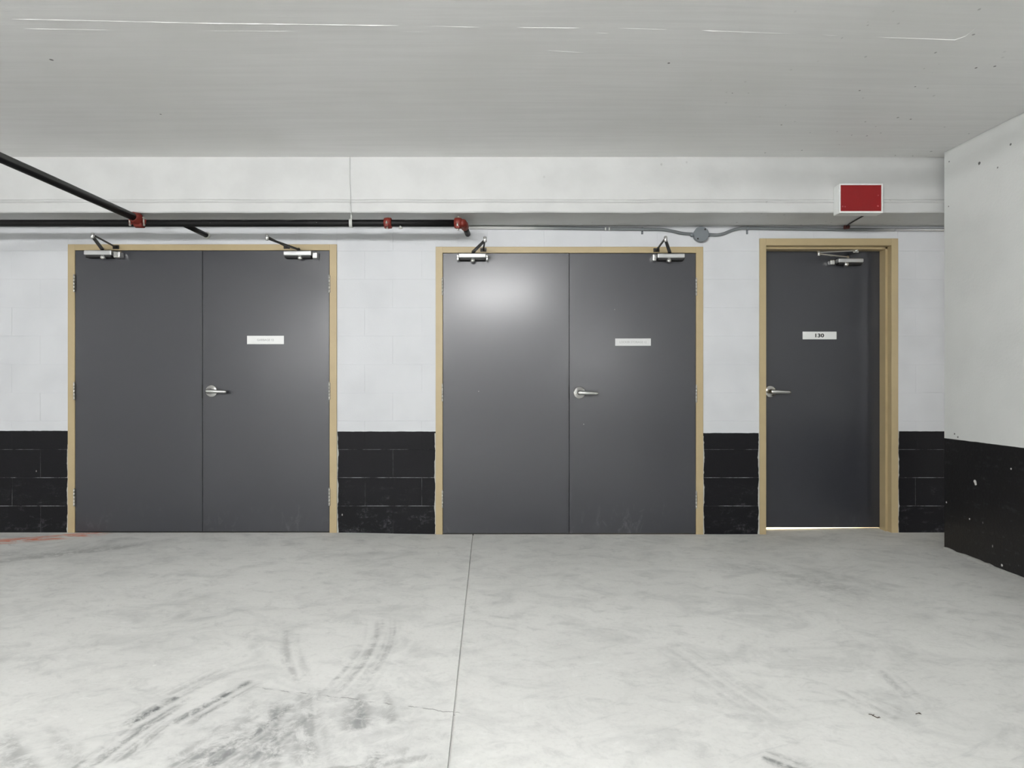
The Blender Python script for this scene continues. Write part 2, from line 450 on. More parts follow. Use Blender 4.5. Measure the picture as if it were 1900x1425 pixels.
for pts, wd, ht in (([(22, 35.5), (60, 36), (380, 43), (740, 47.5)], .0035, .0035),
                    ([(785, 48), (890, 50.5)], .002, .002), ([(958, 51), (1075, 52)], .003, .0025), ([(1146, 52), (1250, 54)], .0032, .003),
                    ([(1300, 55), (1482, 57)], .0035, .0035), ([(1525, 57), (1555, 58)], .003, .003), ([(1625, 58), (1772, 58.5), (1792, 51), (1818, 30)], .0032, .003),
                    ([(45, 53), (220, 56)], .002, .0018), ([(365, 57), (560, 58)], .002, .0015), ([(1105, 61), (1130, 62)], .004, .002), ([(740, 59), (800, 59.5)], .002, .0016),
                    ([(1010, 93), (1100, 99)], .002, .001), ([(230, 175), (250, 175.5)], .006, .003)):
    obj('formwork_ridge', ridge(pts, wd, ht), M_ceil, ceil)

# beam across the head of the doors
BP, BZ = .35, 2.2205
bm = B(); prof = [(-BP, CZ + .1), (-BP, 2.309), (-BP - .004, 2.306), (-BP - .010, 2.300), (-BP - .011, 2.294), (-BP - .007, 2.288), (-BP - .001, 2.286), (-BP, 2.282), (-BP - .001, BZ + .006), (-BP + .006, BZ), (.02, BZ), (.02, CZ + .1)]
xs = [XL + .001 + i * .12 for i in range(int((XR - XL) / .12) + 1)]
rows = []
for i, x_ in enumerate(xs):
    j = random.uniform(-.0012, .0012)
    rows.append([bm.verts.new((x_, a + (j if 1 < k < 8 else 0), b + (j * 1.5 if 1 <= k <= 9 else 0))) for k, (a, b) in enumerate(prof)])
for a, b in zip(rows, rows[1:]):
    for k in range(len(prof)): bm.faces.new((a[k], a[(k + 1) % len(prof)], b[(k + 1) % len(prof)], b[k]))
bm.faces.new(rows[0]); bm.faces.new(rows[-1])
beam = tag(obj('beam', bm, M_beam), 'white painted concrete beam running over the doors', kind='structure')

# right-hand wall (plain concrete), its foot a little uneven
bm = B(); box(bm, XS, XS + .25, -9.0, -.433, -.05, CZ + .05, .006)
wr = tag(obj('wall_right', bm, M_side), 'pale concrete side wall with black painted lower band at right', kind='structure')
bm = B(); prev = None
for i in range(90):
    y_ = -.435 - i * .04; w1 = .006 + .010 * random.random() + .016 * max(0, math.sin(i * .21) ) ; h1 = .008 + .008 * random.random()
    row = [bm.verts.new((XS + .003, y_, h1)), bm.verts.new((XS - w1 * .5, y_, h1 * .8)), bm.verts.new((XS - w1 - .003, y_, -.002))]
    if prev:
        for k in range(2): bm.faces.new((prev[k], prev[k + 1], row[k + 1], row[k]))
    prev = row
o = obj('grout_bead', bm, M_grout, wr); o['label'] = 'ragged grey grout line at the foot of the wall'

# outer shell, beyond the picture
for nm, bx_, lb in (('wall_left', (XL - .2, XL, YB, YF, -.05, CZ + .05), 'far left white garage wall'),
                ('wall_far_right', (XR, XR + .2, YB, YF, -.05, CZ + .05), 'far right white garage wall'),
                ('wall_behind', (XL, XR, YB - .2, YB, -.05, CZ + .05), 'white garage wall behind the viewer'),
                ('wall_service', (XL, XR, YF, YF + .2, -.05, CZ + .05), 'wall at the rear of the service rooms')):
    bm = B(); box(bm, *bx_); tag(obj(nm, bm, M_beam), lb, kind='structure')

# ------------------------------------------------------------------ doors: pixel outlines at the wall face
DOORS = {1: dict(o=(127, 625.3), i=(140, 612), top=453.6, itop=464.8, bot=.0),
         2: dict(o=(808.6, 1304.3), i=(821.5, 1291), top=458.2, itop=469.6, bot=-.0125),
         3: dict(o=(1408.8, 1665.6), i=(1421, 1653), top=442.8, itop=455.8, bot=-.0125)}
for d in DOORS.values():
    d['X0'], d['X1'] = px_x(d['o'][0]), px_x(d['o'][1]); d['x0'], d['x1'] = px_x(d['i'][0]), px_x(d['i'][1])
    d['ZT'], d['zt'] = px_z(d['top']), px_z(d['itop'])

# back wall: mortar core with block faces
P_left, P_mid, P_pier, P_right = 799.3, 800.6, 803.4, 800.2
secs = [  # x0, x1, paint line px, phase px of the vertical joints (course A), material names
    (-4.6, DOORS[1]['X0'], P_left, 22), (DOORS[1]['X1'], DOORS[2]['X0'], P_mid, 729),
    (DOORS[2]['X1'], DOORS[3]['X0'], P_pier, None), (DOORS[3]['X1'], 4.2, P_right, 1699)]
wall = tag(obj('wall_back', (lambda b: (box(b, XL, -4.6, .0, .14, -.05, BZ + .1), b)[1])(B()), block_paint('block_paint_far', .735)), 'concrete block wall, white above a black painted band', kind='structure')
joints = [px_z(988) + .192 + .2063 * k for k in range(11)]
joints = [-.06, .192, .397, .602, .8085, 1.013, 1.220, 1.425, 1.630, 1.836, 2.040, 2.2465]
cache = {}
def block_mesh(wd, ht, mat, low):
    key = (round(wd, 4), round(ht, 4), mat.name, low)
    if key not in cache:
        bm = B(); g, c = (.0020, .0020) if low else (.0004, .0016); gx = g * .3; cd_ = .0018 if low else .0007
        fr = [(-wd / 2 + gx + c, g + c), (wd / 2 - gx - c, g + c), (wd / 2 - gx - c, ht - g - c), (-wd / 2 + gx + c, ht - g - c)]
        bk = [(-wd / 2 + gx, g), (wd / 2 - gx, g), (wd / 2 - gx, ht - g), (-wd / 2 + gx, ht - g)]
        a = [bm.verts.new((x_, 0, z_)) for x_, z_ in fr]; b = [bm.verts.new((x_, cd_, z_)) for x_, z_ in bk]; d = [bm.verts.new((x_, .02, z_)) for x_, z_ in bk]
        bm.faces.new(a)
        for p, q in ((a, b), (b, d)):
            for k in range(4): bm.faces.new((p[k], p[(k + 1) % 4], q[(k + 1) % 4], q[k]))
        bm.faces.new(d)
        bmesh.ops.recalc_face_normals(bm, faces=bm.faces)
        me = bpy.data.meshes.new('block'); bm.to_mesh(me); bm.free(); me.materials.append(mat); cache[key] = me
    return cache[key]
def put_block(x0, x1, z0, z1, mat):
    o = bpy.data.objects.new('block', block_mesh(x1 - x0, z1 - z0, mat, z0 < .6)); C.objects.link(o); o.parent = wall
    o.location = ((x0 + x1) / 2, random.uniform(-.0006, .0006), z0)
for si, (x0, x1, pl, ph) in enumerate(secs):
    tz = px_z(pl); bmm = block_paint('block_paint_%s' % 'abcd'[si], tz); mm = mortar('mortar_%s' % 'abcd'[si], tz)
    bm = B(); box(bm, x0, x1, .0022, .14, -.05, BZ + .05); o = obj('mortar_bed', bm, mm, wall)
    for ci, (z0, z1) in enumerate(zip(joints, joints[1:])):
        z1 = min(z1, BZ - .001)
        if z1 - z0 < .02: continue
        xsj = [x0]
        if ph is not None:
            p0 = px_x(ph) + (.206 if ci % 2 == 0 else 0) * (1 if si != 0 else 1)
            if ci % 2 == 0 and si == 1: p0 = px_x(729)
            if ci % 2 == 1 and si == 1: p0 = px_x(677)
            k = math.floor((x0 - p0) / .4127) - 1
            while p0 + k * .4127 < x1:
                xx = p0 + k * .4127
                if xx > x0 + .03 and xx < x1 - .03: xsj.append(xx)
                k += 1
        xsj.append(x1)
        for a, b in zip(xsj, xsj[1:]): put_block(a, b, z0, z1, bmm)
hm = block_paint('block_paint_head', .5); hmm = mortar('mortar_head', .5)
for d, js in ((DOORS[1], (235, 340, 446, 552)), (DOORS[2], (905, 1010, 1115, 1220)), (DOORS[3], (1510, 1610))):
    bm = B(); box(bm, d['X0'], d['X1'], .0035, .14, d['ZT'] - .01, BZ + .05); obj('mortar_bed', bm, hmm, wall)
    xsj = [d['X0']] + [px_x(j) for j in js] + [d['X1']]
    for a, b in zip(xsj, xsj[1:]): put_block(a, b, d['ZT'] + .001, BZ - .001, hm)

# ragged pale filler between the black band and the door frames
def caulk(x_edge, sgn, z1, z0):
    bm = B(); n = 46; prev = None; wv = .009; ph = random.random() * 9
    for i in range(n + 1):
        z_ = z0 + (z1 - z0) * i / n
        bul = .004 * (1 if math.sin(i * .9 + ph) > .8 else 0)
        wv = .007 + .0035 * math.sin(i * .37 + ph) + .003 * random.random() + bul
        row = [bm.verts.new((x_edge + sgn * .0006, -.004, z_)), bm.verts.new((x_edge + sgn * wv * .6, -.0042, z_)), bm.verts.new((x_edge + sgn * wv, .003, z_))]
        if prev:
            for k in range(2): bm.faces.new((prev[k], prev[k + 1], row[k + 1], row[k]))
        prev = row
    o = obj('filler_bead', bm, M_caulk, wall); o['label'] = 'ragged pale filler line beside door frame'
for xe, sg, zt_, zb in ((DOORS[1]['X0'], -1, .64, 0), (DOORS[1]['X1'], 1, .74, 0), (DOORS[2]['X0'], -1, .72, -.01), (DOORS[2]['X1'], 1, .70, -.012),
                    (DOORS[3]['X0'], -1, .72, -.012), (DOORS[3]['X1'], 1, .74, 0)):
    caulk(xe, sg, zt_, zb)

def frame(d, parent, stop_y):
    bm = B(); X0, X1, x0, x1, ZT, zt = (d[k] for k in ('X0', 'X1', 'x0', 'x1', 'ZT', 'zt')); fy, by = -.008, .165; b0 = -.03
    box(bm, X0, x0, fy, by, b0, ZT, .0015); box(bm, x1, X1, fy, by, b0, ZT, .0015); box(bm, x0 - .001, x1 + .001, fy, by, zt, ZT - .0002, .0015)
    s0, s1 = stop_y; t = .016
    box(bm, x0 - .001, x0 + t, s0, s1, b0, zt, .001); box(bm, x1 - t, x1 + .001, s0, s1, b0, zt, .001); box(bm, x0, x1, s0, s1, zt - t, zt + .001, .001)
    return obj('door_frame', bm, M_frame, parent)
def hinge(x_, zc, yf, parent, side, wd=.011):
    bm = B(); hh = .062
    for k in range(5):
        a = zc - hh + k * 2 * hh / 5; lathe(bm, (x_, yf - .005, a + .001), (0, 0, 1), [(0, .0052), (.0005, .0060), (2 * hh / 5 - .0025, .0060), (2 * hh / 5 - .002, .0052)], 12)
    lathe(bm, (x_, yf - .005, zc + hh), (0, 0, 1), [(0, .004), (.004, .005), (.007, .001)], 10)
    box(bm, min(x_, x_ + side * wd), max(x_, x_ + side * wd), yf - .0015, yf + .0005, zc - hh, zc + hh)
    return obj('hinge', bm, M_bolt, parent)
def lever(cx, cz, yf, parent, length=.125):
    bm = B(); lathe(bm, (cx, yf, cz), (0, -1, 0), [(0, .044), (.004, .0445), (.008, .043), (.012, .036), (.014, .018), (.030, .013), (.045, .012)], 32)
    h = obj('lever_handle', bm, M_chrome, parent)
    bm = B(); pts = smooth_path([(cx - .004, yf - .052, cz), (cx + .025, yf - .056, cz - .001), (cx + .07, yf - .055, cz - .003), (cx + length, yf - .050, cz - .005)], 5)
    n = len(pts); tube(bm, pts, [.0170 - .0055 * i / n for i in range(n)], 14)
    lathe(bm, (cx, yf - .040, cz), (0, -1, 0), [(0, .013), (.010, .0165), (.020, .016), (.025, .010)], 20)
    lathe(bm, pts[-1], (1, 0, -.03), [(0, .0115), (.004, .0105), (.007, .005)], 14)
    o = obj('lever', bm, M_chrome, h); return h
def plate(px0, px1, py0, py1, Z, mat, text, size, ink, parent, label, fill_w):
    x0, x1, z0, z1 = px_x(px0, Z), px_x(px1, Z), px_z(py1, Z), px_z(py0, Z); yf = Z - D
    bm = B(); box(bm, x0, x1, yf - .003, yf + .0004, z0, z1, .0018, 2)
    p = obj('name_plate', bm, mat, parent); p['label'] = label
    cu = bpy.data.curves.new('lettering', 'FONT'); cu.body = text; cu.size = size; cu.align_x = 'CENTER'; cu.align_y = 'CENTER'; cu.extrude = .0002
    if fill_w > .04 or True: cu.offset = .0012 if ink is M_ink else 0.0003
    to = bpy.data.objects.new('t', cu); C.objects.link(to); bpy.context.view_layer.update()
    me = bpy.data.meshes.new_from_object(to); C.objects.unlink(to); bpy.data.objects.remove(to)
    xs_ = [v_.co.x for v_ in me.vertices]; s = fill_w / (max(xs_) - min(xs_)); zs_ = [v_.co.y for v_ in me.vertices]; mz = (max(zs_) + min(zs_)) / 2
    cx = (max(xs_) + min(xs_)) / 2
    for v_ in me.vertices: v_.co = Vector(((v_.co.x - cx) * s, -v_.co.z, (v_.co.y - mz) * size_fix(s)))
    me.materials.append(ink); o = bpy.data.objects.new('lettering', me); C.objects.link(o)
    o.location = ((x0 + x1) / 2, yf - .0032, (z0 + z1) / 2); attach(o, p); o['label'] = 'printed characters ' + text
def size_fix(s): return 1.0

def closer(parent, bx0, bx1, bz0, bz1, yf, cap_px, knob, pin, elbow, shoe, flip=False, two_caps=False, label=None):
    """surface closer: aluminium cover, dark valve body below, end cap, pinion knob, two arms meeting at an elbow"""
    bm = B(); box(bm, bx0, bx1, yf - .052, yf - .001, bz0, bz1, .007, 3)
    c = obj('door_closer', bm, M_grey, parent)
    if label: c['label'] = label
    bm = B(); box(bm, bx0 + .006, bx1 - .006, yf - .044, yf + .0005, bz0 - .016, bz0 + .004, .003)
    obj('valve_body', bm, M_blackv, c)
    for (a, b, z0, z1) in cap_px:
        bm = B(); box(bm, a, b, yf - .050, yf, z0, z1, .009, 3)
        m_ = (a + b) / 2
        lathe(bm, (m_, yf - .049, z0 + (z1 - z0) * .3), (0, -1, 0), [(0, .006), (.003, .005)], 12); lathe(bm, (m_, yf - .049, z0 + (z1 - z0) * .7), (0, -1, 0), [(0, .006), (.003, .005)], 12)
        obj('end_cap', bm, M_chrome, c)
    bm = B(); lathe(bm, (knob[0], yf - .036, knob[1] + .016), (0, 0, -1), [(0, .012), (.006, .0165), (.014, .0185), (.022, .0170), (.028, .012), (.032, .001)], 22)
    obj('pinion_cap', bm, M_chrome, c)
    P, E, S = Vector(pin), Vector(elbow), Vector(shoe)
    bm = B(); lathe(bm, (P.x, P.y, bz1 - .002), (0, 0, 1), [(0, .011), (P.z - bz1 + .010, .010), (P.z - bz1 + .014, .006)], 16)
    def bar(a, b, w0, w1, t):
        d_ = (b - a).normalized(); s_ = d_.cross(Vector((0, 0, 1))).normalized(); u_ = s_.cross(d_)
        vv = [bm.verts.new(p + s_ * i * w_ + u_ * j * t) for p, w_ in ((a, w0), (b, w1)) for i, j in ((-1, -1), (1, -1), (1, 1), (-1, 1))]
        for k in range(4): bm.faces.new((vv[k], vv[(k + 1) % 4], vv[4 + (k + 1) % 4], vv[4 + k]))
        bm.faces.new(vv[:4]); bm.faces.new(vv[4:])
    bar(P, E, .012, .009, .0045)
    obj('main_arm', bm, M_darkmet if not flip else M_chrome, c)
    bm = B(); bar(E + Vector((0, 0, .012)), S, .0055, .0055, .004)
    obj('link_arm', bm, M_darkmet if not flip else M_chrome, c)
    bm = B(); lathe(bm, (E.x, E.y, E.z - .014), (0, 0, 1), [(0, .007), (.003, .011), (.034, .011), (.038, .006)], 16); obj('elbow_pivot', bm, M_chrome, c)
    bm = B(); box(bm, S.x - .022, S.x + .022, S.y + .002, S.y + .010, S.z - .014, S.z + .014, .002); lathe(bm, (S.x, S.y + .004, S.z), (0, -1, 0), [(0, .010), (.012, .010), (.016, .006)], 14)
    for dx in (-.015, .015): lathe(bm, (S.x + dx, S.y + .004, S.z), (0, -1, 0), [(0, .004), (.006, .004), (.008, .001)], 10)
    obj('arm_shoe', bm, M_darkmet if not flip else M_chrome, c)
    return c

def arm3(px, py, h):    # a point at height h above the camera seen at pixel px, py
    Z = h * F / (716 - py); return (px_x(px, Z), Z - D, H + h)

# ---- double doors
def double_door(n, seam, label, hz, signs, lever_px, tilt):
    d = DOORS[n]; root = thing('door_%d' % n, label, loc=((d['X0'] + d['X1']) / 2, 0, d['bot']), kind='structure')
    frame(d, root, (.043, .10))
    sx = px_x(seam); lb = d['bot'] + .007
    yf = -.005
    lv = []
    for k, (a, b) in enumerate(((d['x0'] + .0025, sx - .0015), (sx + .0015, d['x1'] - .0025))):
        bm = B(); box(bm, a, b, yf, yf + .044, lb, d['zt'] - .003, .0012)
        if tilt[k]:
            bmesh.ops.rotate(bm, cent=(a if k == 0 else b, yf + .02, 0), matrix=Matrix.Rotation(math.radians(tilt[k]), 3, 'Z'), verts=bm.verts)
        l = obj('door_leaf', bm, M_door, root); lv.append(l)
    bm = B(); box(bm, sx - .014, sx + .014, yf + .0445, yf + .048, lb, d['zt'] - .018); obj('astragal', bm, M_door, root)
    bm = B(); box(bm, d['x0'], d['x1'], .0, .10, d['bot'] - .012, d['bot'] + .0015); obj('threshold', bm, M_blackv, root)
    for k, l in enumerate(lv):
        xx = d['x0'] - .0005 if k == 0 else d['x1'] + .0005
        for pz in hz[k]: hinge(xx, px_z(pz), -.008, l, 1 if k == 1 else -1, .006 if n == 1 else .004)
    bm = B(); box(bm, sx - .0055, sx - .0012, yf - .0012, yf + .01, px_z(739), px_z(714)); obj('strike', bm, M_blackv, root)
    lever(px_x(lever_px[0]), px_z(lever_px[1]), yf, root)
    for s in signs: plate(*s, root, *s_lab[n])
    return root
s_lab = {1: ('white plate with faded grey lettering', 31 / 256), 2: ('pale grey plate with very faded lettering', 50 / 256), 3: ('white plate reading 130', 16.5 / 252)}
yf = -.005; Zf = D + yf
d1 = double_door(1, 376.5, 'left pair of charcoal doors, in deep shade, under the black pipe', ((526.5, 726, 923), (528, 726, 922)),
    [(458.6, 527, 623, 638.6, Zf, M_plate, 'GARBAGE 12', .021, M_ink_faint)], (393.5, 725.5), (0, 0))
d2 = double_door(2, 1056, 'middle pair of charcoal doors with the bright lamp reflection', ((532, 729, 926), (533, 731, 927)),
    [(1141.3, 1207.6, 628, 641.6, Zf, M_plate2, 'LOCKER STORAGE 12', .021, M_ink_faint)], (1075, 728.5), (0, 0))

def std_closer(root, n, b0, b1, t0, t1, caps, knob, elbow, shoe, pin_px, lab, hs=.012):
    d = DOORS[n]; Zb = D - .055
    z1, z0 = px_z(t0, Zb), px_z(t1, Zb)
    h = z1 - H + hs
    E = arm3(elbow[0], elbow[1], h)
    P = (px_x(pin_px, D - .035), -.035, H + h)
    S = (px_x(shoe[0], D - .012), -.018, px_z(shoe[1], D - .012))
    cp = [(px_x(a, Zb), px_x(b, Zb), px_z(z0_, Zb), px_z(z1_, Zb)) for a, b, z1_, z0_ in caps]
    return closer(root, px_x(b0, Zb), px_x(b1, Zb), z0, z1, -.005, cp, (px_x(knob[0], Zb), px_z(knob[1], Zb)), P, E, S, label=lab)
std_closer(d1, 1, 155, 206.5, 464, 473, [(209, 222.5, 465.5, 478)], (188.7, 477), (172, 439), (215, 458.5), 189.5, 'closer on the outer left leaf, arm folded out to the left')
std_closer(d1, 1, 525.5, 577.5, 465, 474, [(578.5, 588.5, 467, 479.5)], (555.5, 478), (495.5, 442), (532, 458), 554, 'closer on the right leaf, arm stretched to the left')
std_closer(d2, 2, 850.5, 902, 469.5, 478, [(847, 851.5, 471, 484), (901.5, 906, 471, 484)], (877, 483), (900, 445.5), (897, 463.5), 878, 'closer with bright cover and two end caps')
std_closer(d2, 2, 1220, 1271, 470, 478.5, [(1211, 1218.5, 471, 484)], (1242, 483), (1235, 445), (1218, 464), 1242.5, 'closer with end cap at its left end')

# ---- single recessed door
d = DOORS[3]; d3 = thing('door_3', 'single recessed charcoal door numbered 130 under the red sign', loc=((d['X0'] + d['X1']) / 2, 0, d['bot']), kind='structure')
frame(d, d3, (.041, .116))
YD = .118; ZD = D + YD
bm = B(); box(bm, d['x0'] + .003, d['x1'] - .003, YD, YD + .044, .0095, d['zt'] - .003, .0012)
leaf3 = obj('door_leaf', bm, M_door, d3)
lever(px_x(1428.5, ZD), px_z(726.5, ZD), YD, d3, .128)
plate(1489, 1552, 615.4, 629.6, ZD, M_plate, '130', .037, M_ink, d3, *s_lab[3])
Zb = ZD - .055
h = .955
closer(d3, px_x(1556.5, Zb), px_x(1603.5, Zb), px_z(486.5, Zb), px_z(479, Zb), YD, [(px_x(1541.5, Zb), px_x(1551, Zb), px_z(491, Zb), px_z(481, Zb))],
       (px_x(1572.5, Zb), px_z(490, Zb)), (px_x(1573, ZD - .03), YD - .03, H + .950), (px_x(1519, ZD - .15), YD - .15, H + .947), (px_x(1588, ZD - .055), YD - .06, H + .992),
       flip=True, label='small closer with a long flat folded arm')

# ------------------------------------------------------------------ black sprinkler pipe under the beam
PY, PR = -.310, .0235
Zp = D + PY
PZ = px_z(414.2, Zp)
sp = thing('sprinkler_pipe', 'black sprinkler pipe with red couplings under the beam at left', 'pipe', (px_x(400, Zp), PY, PZ))
xe = px_x(846, Zp); xc = px_x(863, Zp)
bm = B(); tube(bm, [(-5.2, PY, PZ), (-3.5, PY, PZ), (-2, PY, PZ), (-1, PY, PZ), (xe, PY, PZ)], PR, 20); obj('main_pipe', bm, M_pipe, sp)
# branch towards the viewer
xb = px_x(259, Zp); zb = px_z(407.5, Zp)
bm = B(); tube(bm, [(xb, PY - .03, zb), (xb, -1.2, zb + .008), (xb - .002, -5.5, zb + .03)], .0255, 20); obj('branch_pipe', bm, M_pipe, sp)
# stubs that run back into the wall
xs_ = px_x(383, D)
bm = B(); tube(bm, [(xs_, PY, PZ - .004), (xs_, -.002, PZ - .006)], .0175, 16); obj('wall_stub', bm, M_pipe, sp)
bm = B(); lathe(bm, (xs_ + .004, -.0012, PZ - .008), (0, -1, 0), [(0, .026), (.004, .024), (.006, .018)], 18); o = obj('wall_flange', bm, M_strap, sp)
bm = B(); xw = px_x(868, D); zw = px_z(434.5, D)
tube(bm, [(xw, PY + .055, PZ - .002), (xw, -.002, zw)], .0195, 16); obj('wall_stub', bm, M_pipe, sp)
def coupling(x_, y_, z_, rot=0, nm='coupling'):
    bm = B(); lathe(bm, (x_ - .026, y_, z_), (1, 0, 0), [(0, PR + .003), (.004, PR + .012), (.018, PR + .014), (.026, PR + .015), (.034, PR + .014), (.048, PR + .012), (.052, PR + .003)], 22)
    for s in (-1, 1):   # bolt lugs
        a = rot + (0 if s > 0 else PI); cy, cz = math.cos(a) * (PR + .018), math.sin(a) * (PR + .018)
        box(bm, x_ - .014, x_ + .014, y_ + cy - .010, y_ + cy + .010, z_ + cz - .012, z_ + cz + .012, .003)
    c = obj(nm, bm, M_cap, sp); c['label'] = 'red grooved coupling'
    for s in (-1, 1):
        a = rot + (0 if s > 0 else PI); cy, cz = math.cos(a) * (PR + .018), math.sin(a) * (PR + .018)
        q = Vector((0, -math.sin(a), math.cos(a)))
        bm = B(); lathe(bm, Vector((x_, y_ + cy, z_ + cz)) - q * .027, q, [(0, .003), (.004, .0045), (.012, .0045), (.0125, .0075), (.018, .0075), (.0185, .0045), (.048, .0045), (.0485, .0078), (.054, .006)], 10)
        obj('bolt', bm, M_bolt, c)
coupling(px_x(720, Zp), PY, PZ, .5); coupling(px_x(850, Zp), PY, PZ, .8)
bm = B(); xk = px_x(850, Zp) + .02
tube(bm, smooth_path([(xk, PY, PZ), (xk + .015, PY, PZ), (xw - .012, PY + .010, PZ), (xw, PY + .035, PZ - .001), (xw, PY + .085, PZ - .004)], 5), .0275, 18)
o = obj('elbow', bm, M_cap, sp); o['label'] = 'red elbow turning into the wall'
# mechanical tee at the branch
bm = B(); lathe(bm, (xb, PY - .022, zb), (0, -1, 0), [(0, .040), (.012, .040), (.022, .034), (.050, .033), (.054, .028)], 24)
lathe(bm, (xb - .030, PY, PZ), (1, 0, 0), [(0, PR + .002), (.004, PR + .008), (.056, PR + .008), (.060, PR + .002)], 20)
for s in (-1, 1): box(bm, xb + s * .046 - .012, xb + s * .046 + .012, PY - .030, PY + .012, PZ - .014, PZ + .020, .004)
o = obj('branch_clamp', bm, M_cap, sp); o['label'] = 'red saddle clamp where the branch leaves'
for s in (-1, 1):
    bm = B(); lathe(bm, (xb + s * .047, PY - .026, PZ - .026), (0, -.15, 1), [(0, .005), (.006, .008), (.010, .008), (.011, .0055), (.052, .0055), (.053, .009), (.060, .007)], 10); obj('bolt', bm, M_bolt, o)
bm = B(); xx = px_x(743, Zp); lathe(bm, (xx, PY - .004, PZ - PR + .003), (.15, 0, -1), [(0, .008), (.010, .008), (.011, .013), (.017, .012), (.019, .006)], 14); o = obj('drain_plug', bm, M_strap, sp); o['label'] = 'small white plug below the pipe'
# strap hanger
xh = px_x(652, Zp)
bm = B(); ring = [(xh + .001 * math.sin(a * 3), PY + math.sin(a) * (PR + .0025), PZ - math.cos(a) * (PR + .0025)) for a in [PI * (-.98 + 1.96 * k / 20) for k in range(21)]]
def strip(bm, pts, hw, t):
    prev = None
    for p in pts:
        p = Vector(p); n = Vector((0, p.y - PY, p.z - PZ)).normalized() if (p - Vector((xh, PY, PZ))).length < .06 else Vector((0, -1, 0))
        row = [bm.verts.new(p + Vector((s * hw, 0, 0)) + n * q * t) for s, q in ((-1, 0), (1, 0), (1, 1), (-1, 1))]
        if prev:
            for k in range(4): bm.faces.new((prev[k], prev[(k + 1) % 4], row[(k + 1) % 4], row[k]))
        else: bm.faces.new(row)
        prev = row
    bm.faces.new(prev)
strip(bm, ring, .010, .003)
lathe(bm, (xh, PY, PZ + PR + .001), (0, 0, 1), [(0, .006), (BZ - PZ - PR + .002, .006)], 12)
sh = thing('pipe_hanger', 'white painted strap hanger looped round the black pipe', 'pipe hanger', (xh, PY, BZ)); obj('strap', bm, M_strap, sh)
bm = B(); tube(bm, smooth_path([(xh + .008, -BP + .012, BZ - .004), (xh + .009, -BP - .0035, BZ + .004), (xh + .006, -BP - .0050, 2.270), (xh + .006, -BP - .014, 2.294), (xh + .006, -BP - .0045, 2.33), (xh, -BP - .003, 2.45), (xh + .002, -BP - .003, CZ - .001)], 4), .0035, 8)
o = obj('painted_cable', bm, M_beam); tag(o, 'thin white painted cable running up the beam above the pipe hanger', 'cable')

# ------------------------------------------------------------------ exit sign box
Zs = D - BP; Zq = Zs - .08
ex = thing('exit_sign', 'white box sign with blank red face on the beam above the single door', 'sign', (px_x(1597, Zq), -BP, px_z(395, Zq)))
x0, x1, z0, z1 = px_x(1557.4, Zq), px_x(1638.6, Zq), px_z(395, Zq), px_z(340.6, Zq)
yb, yfr = -BP - .002, Zq - D
bm = B(); t = .010
box(bm, x0, x1, yfr + .012, yb, z0, z1, .002)
obj('housing', bm, M_signw, ex)
bm = B()
for bx_ in ((x0, x0 + .009, z0, z1), (x1 - .009, x1, z0, z1), (x0 + .009, x1 - .009, z0, z0 + .012), (x0 + .009, x1 - .009, z1 - .009, z1)):
    box(bm, bx_[0], bx_[1], yfr, yfr + .0125, bx_[2], bx_[3], .0012)
obj('face_frame', bm, M_signw, ex)
bm = B(); box(bm, x0 + .008, x1 - .008, yfr + .006, yfr + .013, z0 + .010, z1 - .008); rp = obj('red_face', bm, M_red, ex)
M_pale = simple('pale_red_spot', (170, 70, 76), .4)
for (a, b, r_) in ((1563.5, 383, .006), (1568, 383.5, .005), (1629, 382.5, .006), (1629.5, 362.5, .004)):
    bm = B(); lathe(bm, (px_x(a, Zq + .006), yfr + .0062, px_z(b, Zq + .006)), (0, -1, 0), [(0, r_), (.0015, r_ * .8), (.002, r_ * .3)], 12); obj('rivet', bm, M_pale, rp)

# ------------------------------------------------------------------ conduit and junction box on the wall
def wp(px, py, off=.012): Z = D - off; return (px_x(px, Z), -off, px_z(py, Z))
cr = .0112
cd = thing('conduit', 'grey conduit running above the doors from the pipe end to the right wall', 'conduit', wp(1192, 425.5))
bm = B(); tube(bm, smooth_path([wp(866, 421.8), wp(1000, 423), (wp(1120, 424.6)), wp(1192, 425.5), wp(1228, 426), wp(1248, 429), wp(1266, 433), wp(1291, 434.8)], 6), cr, 14); o = obj('conduit_run', bm, M_conduit, cd); o['label'] = 'left run, painted white towards its left end'
bm = B(); tube(bm, smooth_path([wp(1311, 434.8), wp(1330, 436), wp(1343, 433.5), wp(1358, 427.5), wp(1372, 424.2), wp(1388, 423.6), wp(1480, 425), wp(1600, 426.2), wp(1700, 426.4), wp(1780, 426.4)], 6), cr, 14); o = obj('conduit_run', bm, M_conduit, cd); o['label'] = 'right run, bare shiny steel at its right end'
def clip(px, py, drop):
    c = wp(px, py); bm = B()
    lathe(bm, (c[0] - .006, c[1], c[2]), (1, 0, 0), [(0, cr + .0005), (.001, cr + .003), (.011, cr + .003), (.012, cr + .0005)], 16)
    box(bm, c[0] - .007, c[0] + .007, -.004, -.0005, c[2] - drop, c[2], .001)
    lathe(bm, (c[0], -.003, c[2] - drop + .009), (0, -1, 0), [(0, .006), (.005, .006), (.007, .003)], 10)
    obj('clip', bm, M_jbox, cd)
clip(1192, 425.5, .034); clip(1387, 423.8, .040)
bm = B()
for px in (1122, 1129): c = wp(px, 424.7); lathe(bm, (c[0], c[1], c[2]), (1, 0, 0), [(0, cr + .0004), (.001, cr + .003), (.008, cr + .003), (.009, cr + .0004)], 14)
obj('connector', bm, M_strap, cd)
Zj = D - .046; jc = (px_x(1301.5, Zj), 0, px_z(434.2, Zj))
